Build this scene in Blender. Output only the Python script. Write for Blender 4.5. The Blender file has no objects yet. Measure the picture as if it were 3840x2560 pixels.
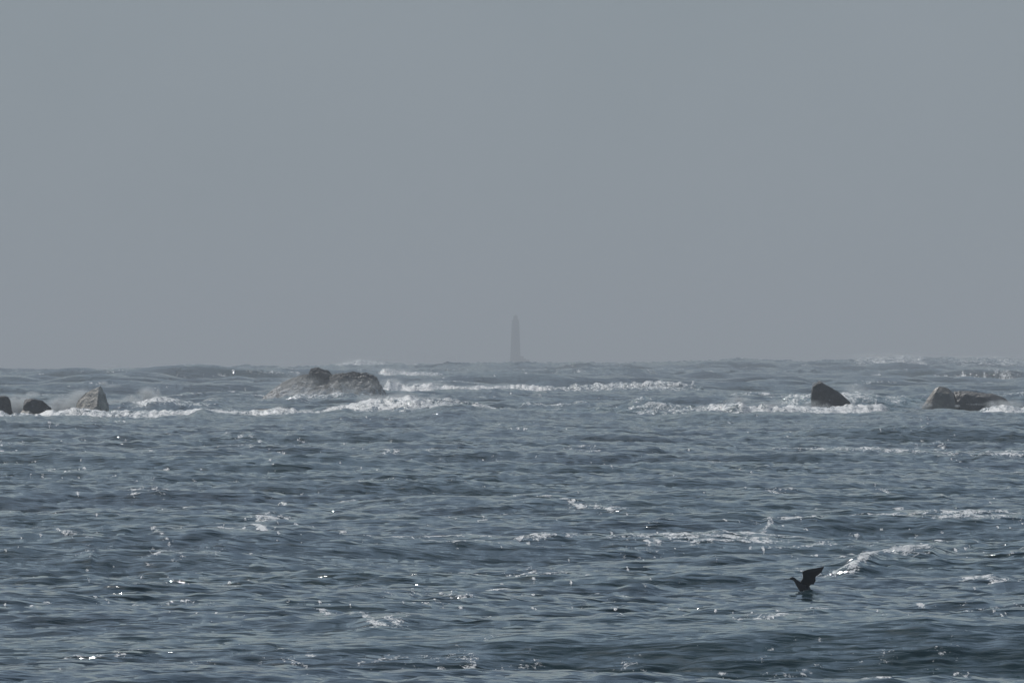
import bpy, bmesh, math, random
import numpy as np
from mathutils import Vector, noise, Matrix

random.seed(7); rng = np.random.default_rng(11)
sc = bpy.context.scene
H, F, CX, HY = 4.6, 42667.0, 1920.0, 1370.0      # eye height (m); focal length and horizon in photo pixels (used to survey positions)
col = sc.collection

def at(px, py, d):            # survey: point on the sight line at distance d
    return Vector(((px-CX)/F*d, d, H-(py-HY)/F*d))

def tag(o, label=None, cat=None, group=None, kind=None):
    if label: o['label'] = label
    if cat: o['category'] = cat
    if group: o['group'] = group
    if kind: o['kind'] = kind
    return o

def mesh_obj(name, me, mat=None, parent=None):
    me.name = name
    o = bpy.data.objects.new(name, me); col.objects.link(o)
    if mat: me.materials.append(mat)
    if parent: o.parent = parent
    return o

def bm_obj(name, bm, mat=None, parent=None, smooth=False):
    me = bpy.data.meshes.new(name); bm.to_mesh(me); bm.free()
    if smooth:
        me.polygons.foreach_set('use_smooth', [True]*len(me.polygons))
    return mesh_obj(name, me, mat, parent)

def empty(name, loc):
    o = bpy.data.objects.new(name, None); o.location = loc; col.objects.link(o); return o

# ------------------------------------------------------------------ materials
class N:
    def __init__(s, name):
        s.m = bpy.data.materials.new(name); s.m.use_nodes = True
        s.t = s.m.node_tree; s.t.nodes.clear()
        s.out = s.n('ShaderNodeOutputMaterial')
    def n(s, typ, **kw):
        x = s.t.nodes.new(typ)
        for k, v in kw.items():
            if hasattr(x, k): setattr(x, k, v)
            else: s.set(x, k.replace('_', ' '), v)
        return x
    def set(s, node, inp, v):
        i = node.inputs[inp]
        if isinstance(v, bpy.types.NodeSocket): s.t.links.new(v, i)
        else: i.default_value = v
    def math(s, op, a, b=0.0, clamp=False):
        x = s.t.nodes.new('ShaderNodeMath'); x.operation = op; x.use_clamp = clamp
        s.set(x, 0, a); s.set(x, 1, b); return x.outputs[0]
    def ramp(s, f, lo, hi, a=0.0, b=1.0):
        x = s.t.nodes.new('ShaderNodeMapRange'); x.interpolation_type = 'SMOOTHSTEP'
        s.set(x, 0, f); s.set(x, 1, lo); s.set(x, 2, hi); s.set(x, 3, a); s.set(x, 4, b); return x.outputs[0]
    def mix(s, f, a, b):
        x = s.t.nodes.new('ShaderNodeMix'); x.data_type = 'RGBA'
        s.set(x, 0, f); s.set(x, 6, a); s.set(x, 7, b); return x.outputs[2]
    def noise(s, vec, scale, detail=4, rough=0.55, dist=0.0):
        x = s.t.nodes.new('ShaderNodeTexNoise')
        s.set(x, 'Vector', vec); s.set(x, 'Scale', scale); s.set(x, 'Detail', detail)
        s.set(x, 'Roughness', rough); s.set(x, 'Distortion', dist); return x.outputs['Fac']
    def coord(s, scale=(1, 1, 1), rot=(0, 0, 0)):
        g = s.t.nodes.new('ShaderNodeNewGeometry') 
        mp = s.t.nodes.new('ShaderNodeMapping'); mp.inputs['Scale'].default_value = scale
        mp.inputs['Rotation'].default_value = rot
        s.t.links.new(g.outputs['Position'], mp.inputs['Vector']); return mp.outputs[0]
    def bump(s, h, strength, dist, normal=None):
        x = s.t.nodes.new('ShaderNodeBump'); s.set(x, 'Height', h)
        s.set(x, 'Strength', strength); s.set(x, 'Distance', dist)
        if normal: s.set(x, 'Normal', normal)
        return x.outputs[0]
    def attr(s, name):
        x = s.t.nodes.new('ShaderNodeAttribute'); x.attribute_name = name; return x.outputs['Fac']
    def finish(s, shader):
        s.t.links.new(shader, s.out.inputs['Surface']); return s.m

def water_material():
    N_ = N('sea_water')
    foam = N_.attr('foam'); aer = N_.attr('aerated')
    c1 = N_.coord((.38, 1, 1)); c2 = N_.coord((1, 1, 1))
    # lacy break-up of the foam
    lace = N_.noise(N_.coord((1, .30, 1.6)), 1.5, 9, .74, 1.2)
    fine = N_.noise(N_.coord((1, .40, 1)), 11, 5, .75, .5)
    br = N_.math('ADD', N_.math('MULTIPLY', lace, .9), N_.math('MULTIPLY', fine, .6))
    th = N_.math('ADD', foam, N_.math('MULTIPLY', N_.math('SUBTRACT', br, .75), 2.7))
    mask = N_.ramp(th, .52, .74)
    # ripples too small for the mesh
    b1 = N_.noise(c1, .9, 3, .5); b2 = N_.noise(c1, 3.4, 3, .55)
    h = N_.math('ADD', b1, N_.math('MULTIPLY', b2, .32))
    # unresolved capillary slopes, patchy with the gusts
    geo = N_.t.nodes.new('ShaderNodeNewGeometry')
    nz = N_.t.nodes.new('ShaderNodeTexNoise'); N_.set(nz, 'Vector', c1); N_.set(nz, 'Scale', 4.0); N_.set(nz, 'Detail', 3)
    def vm(op, a, b=None):
        x = N_.t.nodes.new('ShaderNodeVectorMath'); x.operation = op
        N_.set(x, 0, a)
        if b is not None: N_.set(x, 1, b)
        return x
    patch = N_.ramp(N_.noise(N_.coord((1, .25, 1)), .22, 4, .65, .6), .50, .68)
    amt = N_.math('ADD', N_.math('ADD', .68, N_.math('MULTIPLY', patch, 1.8)), N_.math('MULTIPLY', foam, 1.5))
    dv = vm('SUBTRACT', nz.outputs['Color'], (.5, .5, .5)).outputs[0]
    dv = vm('MULTIPLY', dv, (1.0, 1.0, 0.0)).outputs[0]
    sc_ = N_.t.nodes.new('ShaderNodeVectorMath'); sc_.operation = 'SCALE'; N_.set(sc_, 0, dv); N_.set(sc_, 'Scale', amt)
    nn = vm('NORMALIZE', vm('ADD', geo.outputs['Normal'], sc_.outputs[0]).outputs[0]).outputs[0]
    nrm = N_.bump(h, 1.0, WB, nn)
    p = N_.t.nodes.new('ShaderNodeBsdfPrincipled')
    big = N_.noise(c2, .05, 3, .5)
    base = N_.mix(N_.ramp(big, .35, .65), (.014, .042, .053, 1), (.016, .050, .053, 1))
    base = N_.mix(aer, base, (.085, .150, .155, 1))
    N_.set(p, 'Base Color', base); N_.set(p, 'Roughness', .05); N_.set(p, 'IOR', 1.333); N_.set(p, 'Normal', nrm)
    f = N_.t.nodes.new('ShaderNodeBsdfPrincipled')
    fc = N_.mix(N_.ramp(lace, .35, .62), (.34, .39, .41, 1), (.84, .85, .84, 1))
    N_.set(f, 'Base Color', fc); N_.set(f, 'Roughness', .30)
    N_.set(f, 'Normal', N_.bump(N_.noise(c2, 3.0, 6, .7), 1.0, .14))
    mx = N_.t.nodes.new('ShaderNodeMixShader')
    N_.set(mx, 0, mask); N_.t.links.new(p.outputs[0], mx.inputs[1]); N_.t.links.new(f.outputs[0], mx.inputs[2])
    return N_.finish(mx.outputs[0])

def rock_material(name, pale, dark, scale=1.5, wet=.35, streak=0.0, foam=0.0, spots=0.5, wash=(.9, .1)):
    N_ = N(name); c = N_.coord()
    a = N_.noise(c, scale, 8, .65, .4); b = N_.noise(c, scale*5, 6, .7)
    base = N_.mix(N_.ramp(a, .38, .62), dark+(1,), pale+(1,))
    base = N_.mix(N_.math('MULTIPLY', N_.ramp(b, .5, .7), spots), base, tuple(v*.35 for v in dark)+(1,))
    if streak:
        s_ = N_.noise(N_.coord((1, 1, .10), (0, .25, 0)), 3.2, 4, .6)
        base = N_.mix(N_.math('MULTIPLY', N_.ramp(s_, .5, .72), streak), base, (.55, .50, .42, 1))
    p = N_.t.nodes.new('ShaderNodeBsdfPrincipled')
    rough = wet
    if foam:
        w = N_.noise(N_.coord((.7, .8, 1.6), (0, -.55, 0)), 1.7, 9, .76, .4)
        gz = N_.t.nodes.new('ShaderNodeNewGeometry'); sz = N_.t.nodes.new('ShaderNodeSeparateXYZ'); N_.t.links.new(gz.outputs['Position'], sz.inputs[0])
        w = N_.math('ADD', w, N_.ramp(sz.outputs['Z'], wash[0], wash[1], 0, .13))
        msk = N_.ramp(w, .60-.10*foam, .68-.06*foam)
        base = N_.mix(msk, base, (.72, .72, .70, 1)); rough = N_.math('ADD', wet, N_.math('MULTIPLY', msk, .3))
    N_.set(p, 'Base Color', base); N_.set(p, 'Roughness', rough); N_.set(p, 'Specular IOR Level', .22)
    h = N_.math('ADD', a, N_.math('MULTIPLY', b, .35))
    N_.set(p, 'Normal', N_.bump(h, 1.0, .09))
    return N_.finish(p.outputs[0])

def plain(name, c, rough=.7, nscale=8.0, var=.25, bd=.01):
    N_ = N(name); cc = N_.coord(); a = N_.noise(cc, nscale, 5, .6)
    base = N_.mix(a, tuple(v*(1-var) for v in c)+(1,), tuple(min(1, v*(1+var)) for v in c)+(1,))
    p = N_.t.nodes.new('ShaderNodeBsdfPrincipled'); N_.set(p, 'Base Color', base); N_.set(p, 'Roughness', rough)
    N_.set(p, 'Normal', N_.bump(a, .6, bd)); return N_.finish(p.outputs[0])

# ------------------------------------------------------------------ sea waves (spectrum tiles)
def tile(L, n, lmin, lmax, hs_std, wind, spread, seed, power=3.6):
    g = np.random.default_rng(seed)
    k = 2*np.pi*np.fft.fftfreq(n, L/n); kx, ky = np.meshgrid(k, k, indexing='xy'); kk = np.hypot(kx, ky); kk[0, 0] = 1
    lam = 2*np.pi/kk
    c = (kx*math.cos(wind)+ky*math.sin(wind))/kk
    S = kk**(-power)*(np.abs(c)**spread+.04)
    S *= 1/(1+np.exp(-(lam-lmin)/(lmin*.12)))*1/(1+np.exp((lam-lmax)/(lmax*.12)))
    S[0, 0] = 0
    h = np.sqrt(S)*(g.normal(size=(n, n))+1j*g.normal(size=(n, n)))
    z = np.fft.ifft2(h).real; s = hs_std/z.std()
    dx = np.fft.ifft2(-1j*kx/kk*h).real*s; dy = np.fft.ifft2(-1j*ky/kk*h).real*s
    def d(a, ax): return (np.roll(a, -1, ax)-np.roll(a, 1, ax))/(2*L/n)
    dxx, dyy, dxy = d(dx, 1), d(dy, 0), d(dx, 0)
    return dict(L=L, n=n, f=[(a).astype(np.float32) for a in (dx, dy, z*s, dxx+dyy)], J=(dxx, dyy, dxy))

def sample(t, x, y, rot, which):
    c, s = math.cos(rot), math.sin(rot)
    u = (c*x+s*y)/t['L']*t['n']; v = (-s*x+c*y)/t['L']*t['n']
    n = t['n']; i = np.floor(u); j = np.floor(v); fu = (u-i).astype(np.float32); fv = (v-j).astype(np.float32)
    i = i.astype(np.int64) % n; j = j.astype(np.int64) % n; i1 = (i+1) % n; j1 = (j+1) % n
    out = []
    for w in which:
        a = t['f'][w]
        out.append((a[j, i]*(1-fu)+a[j, i1]*fu)*(1-fv)+(a[j1, i]*(1-fu)+a[j1, i1]*fu)*fv)
    return out

def smooth(e0, e1, x):
    t = np.clip((x-e0)/(e1-e0), 0, 1); return t*t*(3-2*t)

WB = .17
WIND = math.radians(-80)
A = tile(701., 1024, 12, 110, 1.0, WIND, 6, 3)
B = tile(163., 1024, 2.6, 17, 1.0, WIND, 9, 5, 3.7)
C = tile(37., 1024, .25, 2.8, 1.0, WIND, 6, 9, 3.2)
G = tile(911., 512, 30, 400, 1.0, WIND, 1.0, 21, 3.0)       # gust patches for foam

# ---- crests surveyed in the photograph: world x / crest height lines at a distance
def crest(pts, d, sf, sb, foam=None, aer=0.0, fw=1.0, wob=6.0):
    xs = [(p[0]-CX)/F*d for p in pts]; zs = [H-(p[1]-HY)/F*d for p in pts]
    return dict(xs=np.array(xs), zs=np.array(zs), d=d, sf=sf, sb=sb, foam=foam, aer=aer, fw=fw, wob=wob)

CRESTS = [
 # near green swell
 crest([(-400,2440),(700,2432),(1300,2404),(1606,2394),(1933,2371),(2200,2366),(2560,2352),(2723,2345),(3100,2336),(3376,2323),(3485,2312),(3650,2326),(3840,2330),(4200,2350)], 185, 2.6, 8, wob=.5, aer=.03),
 crest([(-400,2500),(0,2470),(300,2455),(700,2470),(1000,2500),(1400,2540)], 172, 5, 5, wob=1.0),
 crest([(-400,2560),(1300,2570),(1900,2596),(2560,2596),(3400,2590),(4200,2570)], 180.6, 6, 2.4, wob=.5),
 crest([(-400,1636),(900,1634),(1700,1630),(2500,1636),(3400,1628),(4200,1632)], 850, 14, 11, wob=1.0),
 # swell in front of the reef
 crest([(-300,1572),(0,1569),(163,1565),(310,1559),(367,1569),(437,1581),(530,1577),(612,1567),(694,1561),(755,1535),(816,1553),(960,1563),(1047,1561),(1186,1553),(1300,1530),(1328,1543),(1390,1547),(1430,1539),(1532,1547),(1594,1535),(1667,1518),(1732,1510),(1798,1524),(1860,1533),(1900,1532),(2030,1541),(2147,1549),(2290,1546),(2453,1558),(2667,1540),(2770,1552),(2846,1544),(3002,1545),(3100,1553),(3200,1552),(3320,1543),(3410,1545),(3517,1533),(3574,1537),(3655,1545),(3717,1549),(3840,1549),(4100,1550)], 880, 22, 16, wob=2.0),
 # breaker behind it
 crest([(-300,1555),(0,1545),(80,1552),(163,1555),(310,1553),(408,1549),(530,1547),(694,1551),(755,1533),(960,1550),(1043,1528),(1124,1537),(1186,1545),(1267,1524),(1328,1512),(1381,1497),(1430,1491),(1490,1495),(1537,1489),(1594,1502),(1675,1502),(1708,1508),(1757,1512),(1818,1522),(1900,1530),(2100,1545),(2387,1531),(2443,1523),(2514,1530),(2616,1527),(2718,1508),(2770,1502),(2800,1528),(2922,1524),(3000,1520),(3050,1525),(3130,1531),(3194,1522),(3288,1530),(3317,1541),(3420,1558),(3640,1560),(3700,1533),(3760,1522),(3840,1540),(4100,1550)], 921, 12, 9,
   foam=[(-300,.92),(200,1.0),(420,.78),(700,.95),(1150,.8),(1300,.95),(1500,.86),(1800,.9),(1860,.75),(1990,.25),(2330,.2),(2400,.7),(2620,.62),(2700,.8),(2900,.9),(3000,1),(3290,1),(3340,.3),(3660,.2),(3700,.95),(4100,.9)], aer=.5, fw=1.5, wob=3.0),
 # swell left behind the spire
 crest([(380,1515),(449,1510),(510,1524),(571,1501),(620,1504),(694,1514),(800,1518),(900,1530)], 1010, 14, 10, foam=[(380,.5),(449,.5),(560,.9),(694,.6),(900,.3)], aer=.2, fw=.7),
 crest([(700,1500),(780,1483),(840,1490),(960,1502),(1060,1500),(1125,1489),(1186,1491),(1230,1505)], 1120, 14, 10, foam=[(700,.3),(780,.65),(860,.3),(1080,.3),(1120,.8),(1190,.8),(1230,.2)], fw=.6),
 crest([(1240,1500),(1280,1480),(1300,1492),(1330,1500),(1350,1488),(1380,1500)], 1150, 6, 6, foam=[(1240,.5),(1280,1),(1310,.6),(1345,.9),(1380,.4)], fw=.9),
 crest([(980,1490),(1045,1480),(1100,1488),(1200,1484),(1280,1477),(1330,1484),(1400,1478),(1460,1480)], 1228, 9, 12, foam=[(980,.4),(1045,.66),(1080,.45),(1130,.66),(1270,.74),(1310,.4),(1400,.5),(1460,.4)], fw=1.2),
 # teal water between the right rocks
 crest([(2850,1520),(2960,1492),(3020,1489),(3120,1484),(3200,1478),(3260,1486),(3350,1490),(3430,1500),(3600,1510)], 1010, 14, 14, foam=[(2850,.5),(2960,.72),(3020,.6),(3140,.75),(3210,.8),(3260,.5),(3350,.66),(3440,.2)], aer=1.0, fw=.9),
 crest([(2300,1500),(2380,1490),(2430,1487),(2470,1493),(2560,1508)], 1060, 10, 12, foam=[(2300,.4),(2400,.7),(2560,.4)], aer=.6, fw=.6),
 crest([(1880,1520),(1950,1500),(1990,1508),(2080,1522),(2160,1515),(2220,1495),(2260,1490),(2290,1500)], 1000, 8, 8, foam=[(1880,.5),(1950,.7),(2000,.6),(2150,.5),(2215,.8),(2290,.4)], aer=.3, fw=.6),
 # second breaker
 crest([(1300,1470),(1435,1462),(1492,1471),(1557,1473),(1614,1465),(1696,1457),(1757,1463),(1860,1455),(1902,1460),(2004,1470),(2080,1467),(2150,1469),(2320,1464),(2463,1467),(2565,1464),(2700,1466),(2800,1470)], 1480, 26, 18, wob=4),
 crest([(1380,1470),(1439,1455),(1447,1437),(1467,1429),(1492,1443),(1512,1451),(1594,1444),(1627,1442),(1655,1449),(1757,1451),(1860,1453),(1953,1450),(2030,1455),(2132,1459),(2167,1449),(2259,1446),(2351,1438),(2412,1446),(2545,1440),(2590,1449),(2700,1462)], 1535, 16, 14,
   foam=[(1380,0),(1430,.9),(1450,1),(2000,1),(2130,.66),(2170,.74),(2560,.78),(2620,.4),(2700,0)], aer=.3, fw=1.4, wob=4),
 crest([(3150,1480),(3247,1467),(3330,1458),(3451,1443),(3520,1443),(3600,1452),(3700,1468),(3780,1478)], 1320, 20, 16),
 crest([(3560,1485),(3640,1478),(3740,1470),(3840,1474),(3950,1480)], 1150, 12, 12, foam=[(3560,.3),(3700,.3),(3760,.7),(3860,.7),(3950,.3)], fw=.5),
 # third, long pale hump
 crest([(1380,1424),(1420,1416),(1560,1414),(1660,1412),(1760,1418)], 2240, 25, 20),
 crest([(1390,1412),(1432,1392),(1462,1383),(1486,1385),(1527,1394),(1587,1402),(1655,1408),(1720,1414)], 2300, 40, 30, foam=[(1390,.5),(1430,.8),(1480,.95),(1640,.85),(1670,.5),(1720,0)], aer=.3, fw=1.3),
 crest([(2050,1392),(2106,1388),(2200,1382),(2280,1377),(2360,1382),(2438,1389),(2500,1392)], 2400, 45, 40, foam=[(2050,0),(2400,0),(2430,.62),(2500,.3)], fw=.5),
 # far left breaker
 crest([(-300,1396),(380,1396),(551,1391),(592,1386),(653,1381),(714,1374),(755,1374),(796,1384),(829,1387),(900,1392)], 2600, 45, 40, foam=[(-300,0),(380,0),(500,.5),(560,.75),(650,.95),(820,.9),(850,.4),(900,0)], aer=.2, fw=1.3),
 # skyline swells
 crest([(-300,1390),(0,1392),(400,1392),(800,1388),(880,1379),(925,1372),(980,1377),(1100,1378),(1300,1373),(1500,1369),(1700,1364),(1902,1359),(2055,1361),(2198,1360),(2330,1363),(2412,1358),(2565,1359),(2690,1353),(2770,1345),(2871,1348),(3000,1358),(3084,1353),(3182,1351),(3227,1346),(3300,1340),(3390,1335),(3431,1338),(3492,1344),(3594,1344),(3737,1341),(3790,1345),(3840,1349),(4200,1350)], 3050, 80, 60,
   foam=[(-300,0),(3180,0),(3215,.62),(3390,.8),(3440,.75),(3480,.5),(3560,.55),(3700,.66),(3790,.7),(3840,.5),(4200,0)], aer=0, fw=1.0, wob=20),
 crest([(1200,1375),(1253,1369),(1316,1359),(1349,1348),(1367,1350),(1408,1356),(1483,1362),(1560,1368)], 3600, 60, 60, foam=[(1200,.3),(1253,.8),(1400,.9),(1500,.4),(1560,0)], fw=1.2),
]

def flat(py): return H*F/(py-HY)
def streak(pts, w, k, h=.10):
    k = min(k+.13, .9); w = max(w, .5)*.95; h *= .7
    return dict(p=[((px-CX)/F*flat(py), flat(py)) for px, py in pts], w=w, k=k, h=h)
STREAKS = [
 streak([(3137,2159),(3210,2146),(3300,2131),(3485,2122),(3567,2106),(3700,2098),(3840,2116),(4000,2125)], 1.5, .85, .30),
 streak([(2640,2080),(2750,2065),(2850,2050),(2930,2035),(3060,2040),(3150,2022),(3250,2028),(3430,2030)], .8, .66),
 streak([(2430,2045),(2560,2040),(2640,2040)], .5, .66),
 streak([(1772,1932),(1900,1930),(2040,1938),(2180,1948),(2350,1952),(2400,1950)], .8, .62, .05),
 streak([(1030,1925),(1075,1910),(1130,1935),(1280,1930),(1400,1915),(1560,1910)], 1.2, .68, .2),
 streak([(70,2065),(140,2070),(250,2090),(340,2095),(420,2085),(540,2085),(640,2102),(750,2110),(850,2110)], .7, .42, .03),
 streak([(800,2020),(940,2035),(1050,2050),(1150,2065),(1300,2070),(1500,2068)], .8, .66),
 streak([(-60,2350),(130,2335),(250,2318),(380,2310),(550,2315),(700,2310),(900,2315),(1050,2320),(1150,2330),(1280,2365),(1400,2385),(1600,2388)], 1.1, .64, .06),
 streak([(1150,2350),(1300,2345),(1450,2350),(1600,2370)], 1.3, .56, .02),
 streak([(600,2432),(650,2424),(710,2418)], .5, .85),
 streak([(1160,2210),(1280,2195),(1420,2180)], .4, .66),
 streak([(1600,2155),(1750,2160),(1900,2155),(2000,2150),(2250,2155)], .6, .66),
 streak([(1700,2205),(1900,2195),(2050,2190)], .4, .6),
 streak([(380,2200),(580,2205),(700,2200),(850,2203),(1060,2205)], .6, .64),
 streak([(1880,2290),(2150,2284),(2350,2292)], .9, .56),
 streak([(3530,2292),(3650,2290),(3770,2275),(3860,2265),(3950,2262)], .7, .76),
 streak([(3610,2213),(3700,2205),(3860,2195)], .5, .72),
 streak([(3530,2175),(3650,2170),(3830,2175)], .8, .60),
 streak([(2825,2305),(2950,2310),(3150,2295)], .9, .64),
 streak([(2600,2330),(2900,2345),(3000,2340)], 1.2, .54, .0),
 streak([(3440,1920),(3540,1940),(3640,1965),(3840,1962)], 1.6, .62),
 streak([(3100,1922),(3230,1920),(3400,1915)], .7, .6),
 streak([(3440,2560),(3520,2550),(3620,2560)], .5, .72),
 streak([(3230,1555),(3330,1580),(3400,1592)], 3, .62), streak([(3550,1556),(3620,1566),(3680,1570)], 3, .72),
 streak([(2925,2213),(2960,2204),(2990,2204),(3008,2214)], .7, .7, .04), streak([(3020,2222),(3060,2226)], .5, .5, .0),
 streak([(40,1800),(120,1775),(230,1770)], 1.5, .6), streak([(520,1790),(600,1775),(680,1778)], 1.5, .66),
]

for _ in range(110):                    # wind rows of thin foam
    q = rng.random(); py = 1640+920*q**1.1; x0 = rng.uniform(-200, 3900); L_ = rng.uniform(60, 420)*(.6+.6*q)
    pts, yy = [], py
    for t in range(6):
        pts.append((x0+L_*t/5, yy)); yy += rng.normal()*4.5*(.5+q)
    STREAKS.append(streak(pts, rng.uniform(.7, 2.4), rng.uniform(.30, .62), rng.uniform(.02, .11)))
for _ in range(60):
    py = rng.uniform(1392, 1640); x0 = rng.uniform(-200, 3900); L_ = rng.uniform(25, 130); a_ = rng.normal()*.04
    STREAKS.append(streak([(x0, py), (x0+L_*.5, py-1.5), (x0+L_, py+a_*L_)], rng.uniform(.5, 1.2), rng.uniform(.45, .75), .15))
def build_sea():
    # sheet rings / spokes round the viewpoint: finest where the lens resolves it, coarser elsewhere, 25 km out
    r = np.concatenate([np.geomspace(2, 118, 60)[:-1], np.geomspace(118, 4600, NROW), np.geomspace(4600, 25000, 90)[1:]])
    half = math.radians(3.3)
    th = np.linspace(-half, half, NCOL); tcol = slice(120, 120+NCOL)
    side = half+np.geomspace(th[1]-th[0], math.pi-half, 120)
    th = np.concatenate([-side[::-1], th, side])
    dth = np.gradient(th); dr = np.gradient(r)
    R, T = np.meshgrid(r, th, indexing='ij')
    X = R*np.sin(T); Y = R*np.cos(T)
    sp = np.maximum(np.broadcast_to(dr[:, None]*.55, R.shape), R*dth[None, :])
    D = np.maximum(Y, 0)
    # sheltered water in front of the reef, open swell behind it
    ampA = .31+.17*smooth(300, 900, R)+.75*smooth(1050, 2400, R)
    ampB = .118+.08*smooth(300, 1100, R)+.10*smooth(1200, 2600, R)
    ampC = .030+.012*smooth(200, 700, R)
    lee = np.exp(-((R-885)/95)**4); sw = np.exp(-((R-180)/22)**4)
    lee2 = np.exp(-((R-1505)/70)**4); ampA *= 1-.75*lee2; ampB *= 1-.4*lee2
    ampA *= (1-.8*lee)*(1-.6*sw); ampB *= (1-.55*lee)*(1-.35*sw)
    ampA *= 1-smooth(5, 30, sp); ampB = ampB*(1-smooth(1.2, 5, sp)); ampC = ampC*(1-smooth(.35, 1.8, sp))
    bx, by = at(3010, 2215, flat(2215)).x, flat(2215)
    calm = 1-.75*np.exp(-((X-bx)**2+((Y-by)*.5)**2)/4.0)
    ampA *= calm; ampB *= calm
    a = sample(A, X, Y, .12, (0, 1, 2)); b = sample(B, X, Y, -.21, (0, 1, 2, 3)); c = sample(C, X, Y, .33, (0, 1, 2, 3))
    g = sample(G, X, Y, .5, (2,))[0]
    lamA, lamB, lamC = 1.0, 1.25, 1.1
    dx = lamA*ampA*a[0]+lamB*ampB*b[0]+lamC*ampC*c[0]
    dy = lamA*ampA*a[1]+lamB*ampB*b[1]+lamC*ampC*c[1]
    Z = ampA*a[2]+ampB*b[2]+ampC*c[2]
    # whitecaps where the chop folds over
    comp = -(lamB*ampB*b[3]+.75*lamC*ampC*c[3])
    rows = np.sin(Y*.31+1.3*np.sin(X*.045)+2.2*g)+.5*np.sin(Y*.83+1.7*np.sin(X*.11+1))
    near = (R > 130) & (R < 900) & (np.abs(T) < half)
    pc = np.percentile(comp[near][::50], (92, 98.5)); cr_ = b[2]+.55*c[2]+.25*a[2]; pr = np.percentile(cr_[near][::50], (89, 97))
    gate = .8*g/g.std()+.45*a[2]+.9*rows+.25*np.sin(X*.9+2*g)
    foam = np.maximum(smooth(pc[0], pc[1], comp)*.72*smooth(-.6, 1.2, gate), smooth(pr[0], pr[1], cr_)*.60*smooth(.85, 2.4, gate))
    aer = np.zeros_like(Z)
    wx = 1.1*np.sin(X*.21)+.7*np.sin(X*.53+1.3)+.4*np.sin(X*1.17+.6)
    turb = b[2]*.5+c[2]*.25
    for k in CRESTS:
        m = (Y > k['d']-4*k['sf']-30) & (Y < k['d']+4*k['sb']+30) & (np.abs(T) < .35)
        idx = np.nonzero(m.any(axis=1))[0]
        if not len(idx): continue
        s = slice(idx[0], idx[-1]+1)
        x, y = X[s], Y[s]
        zt = np.interp(x, k['xs'], k['zs'])
        L = k['xs'][0]; Rr = k['xs'][-1]; ed = max(3.0, .05*(Rr-L))
        full = (k['xs'][0] < -2200/F*k['d']) 
        ex = smooth(L, L+ed, x)*(1-smooth(Rr-ed, Rr, x)) if not full else np.ones_like(x)
        ex = np.where(np.abs(T[s]) < .3, ex, 0)
        if full: ex = ex*(1-smooth(.06, .25, np.abs(T[s])))
        v = y-(k['d']+k['wob']*.35*wx[s])
        # steep towards the viewer, long at the back
        w = np.where(v < 0, np.exp(-(np.abs(v)/k['sf'])**1.5), np.exp(-(v/k['sb'])**2))*ex
        zt = zt+turb[s]*(.07 if k['d'] < 300 else .14 if k['d'] < 1300 else .24)
        if k['foam']:
            zt = zt+.16*k['fw']*np.maximum(turb[s], -.6)*min(1.3, k['d']/1000)
        Z[s] = Z[s]*(1-w)+zt*w
        if k['foam']:
            fx = np.array([(p[0]-CX)/F*k['d'] for p in k['foam']]); fy = np.array([p[1] for p in k['foam']])
            fi = np.interp(x, fx, fy)*ex
            wf = np.where(v < 0, np.exp(-(np.abs(v)/(k['sf']*.75*k['fw']))**2), np.exp(-(v/(k['sb']*.8*k['fw']))**2))
            ff = fi*np.clip(wf*1.35, 0, 1)
            foam[s] = np.maximum(foam[s], ff*(.80+.10*np.clip(b[2][s], -1, 1)))
            aer[s] = np.maximum(aer[s], k['aer']*np.clip(wf*1.3, 0, 1)*ex)
        else:
            foam[s] = foam[s]*(1-.5*w)
            aer[s] = np.maximum(aer[s], k['aer']*w)
    for k in STREAKS:
        P = np.array(k['p']); ymin, ymax = P[:, 1].min()-12, P[:, 1].max()+12
        idx = np.nonzero((r > ymin) & (r < ymax*1.02))[0]; s = (slice(idx[0], idx[-1]+1), slice(120, 120+NCOL))
        x, y = X[s], Y[s]
        yc = np.interp(x, P[:, 0] if P[0, 0] < P[-1, 0] else P[::-1, 0], P[:, 1] if P[0, 0] < P[-1, 0] else P[::-1, 1])
        x0, x1 = P[:, 0].min(), P[:, 0].max()
        ex = smooth(x0-.3, x0+.8, x)*(1-smooth(x1-.8, x1+.3, x))
        v = y-(yc+.25*b[0][s]+.25*a[0][s]); ww = k['w']*(yc/200.)
        w = np.exp(-(np.abs(v)/ww)**2)*ex*(.86+.14*np.clip(b[2][s]+.4, -1, 1))
        Z[s] += k['h']*np.exp(-(v/(1.6*ww))**2)*ex
        foam[s] = np.maximum(foam[s], k['k']*w)
        tail = np.where(v > 0, np.exp(-v/(3.5*ww)), 0)*ex*k['k']*.62
        foam[s] = np.maximum(foam[s], tail)
    # raised flecks painted foam white on the crests, standing in for sun sparkle
    g2 = np.random.default_rng(77); c0 = 120
    crestness = b[2]+.8*c[2]+.3*g
    placed = 0
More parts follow.
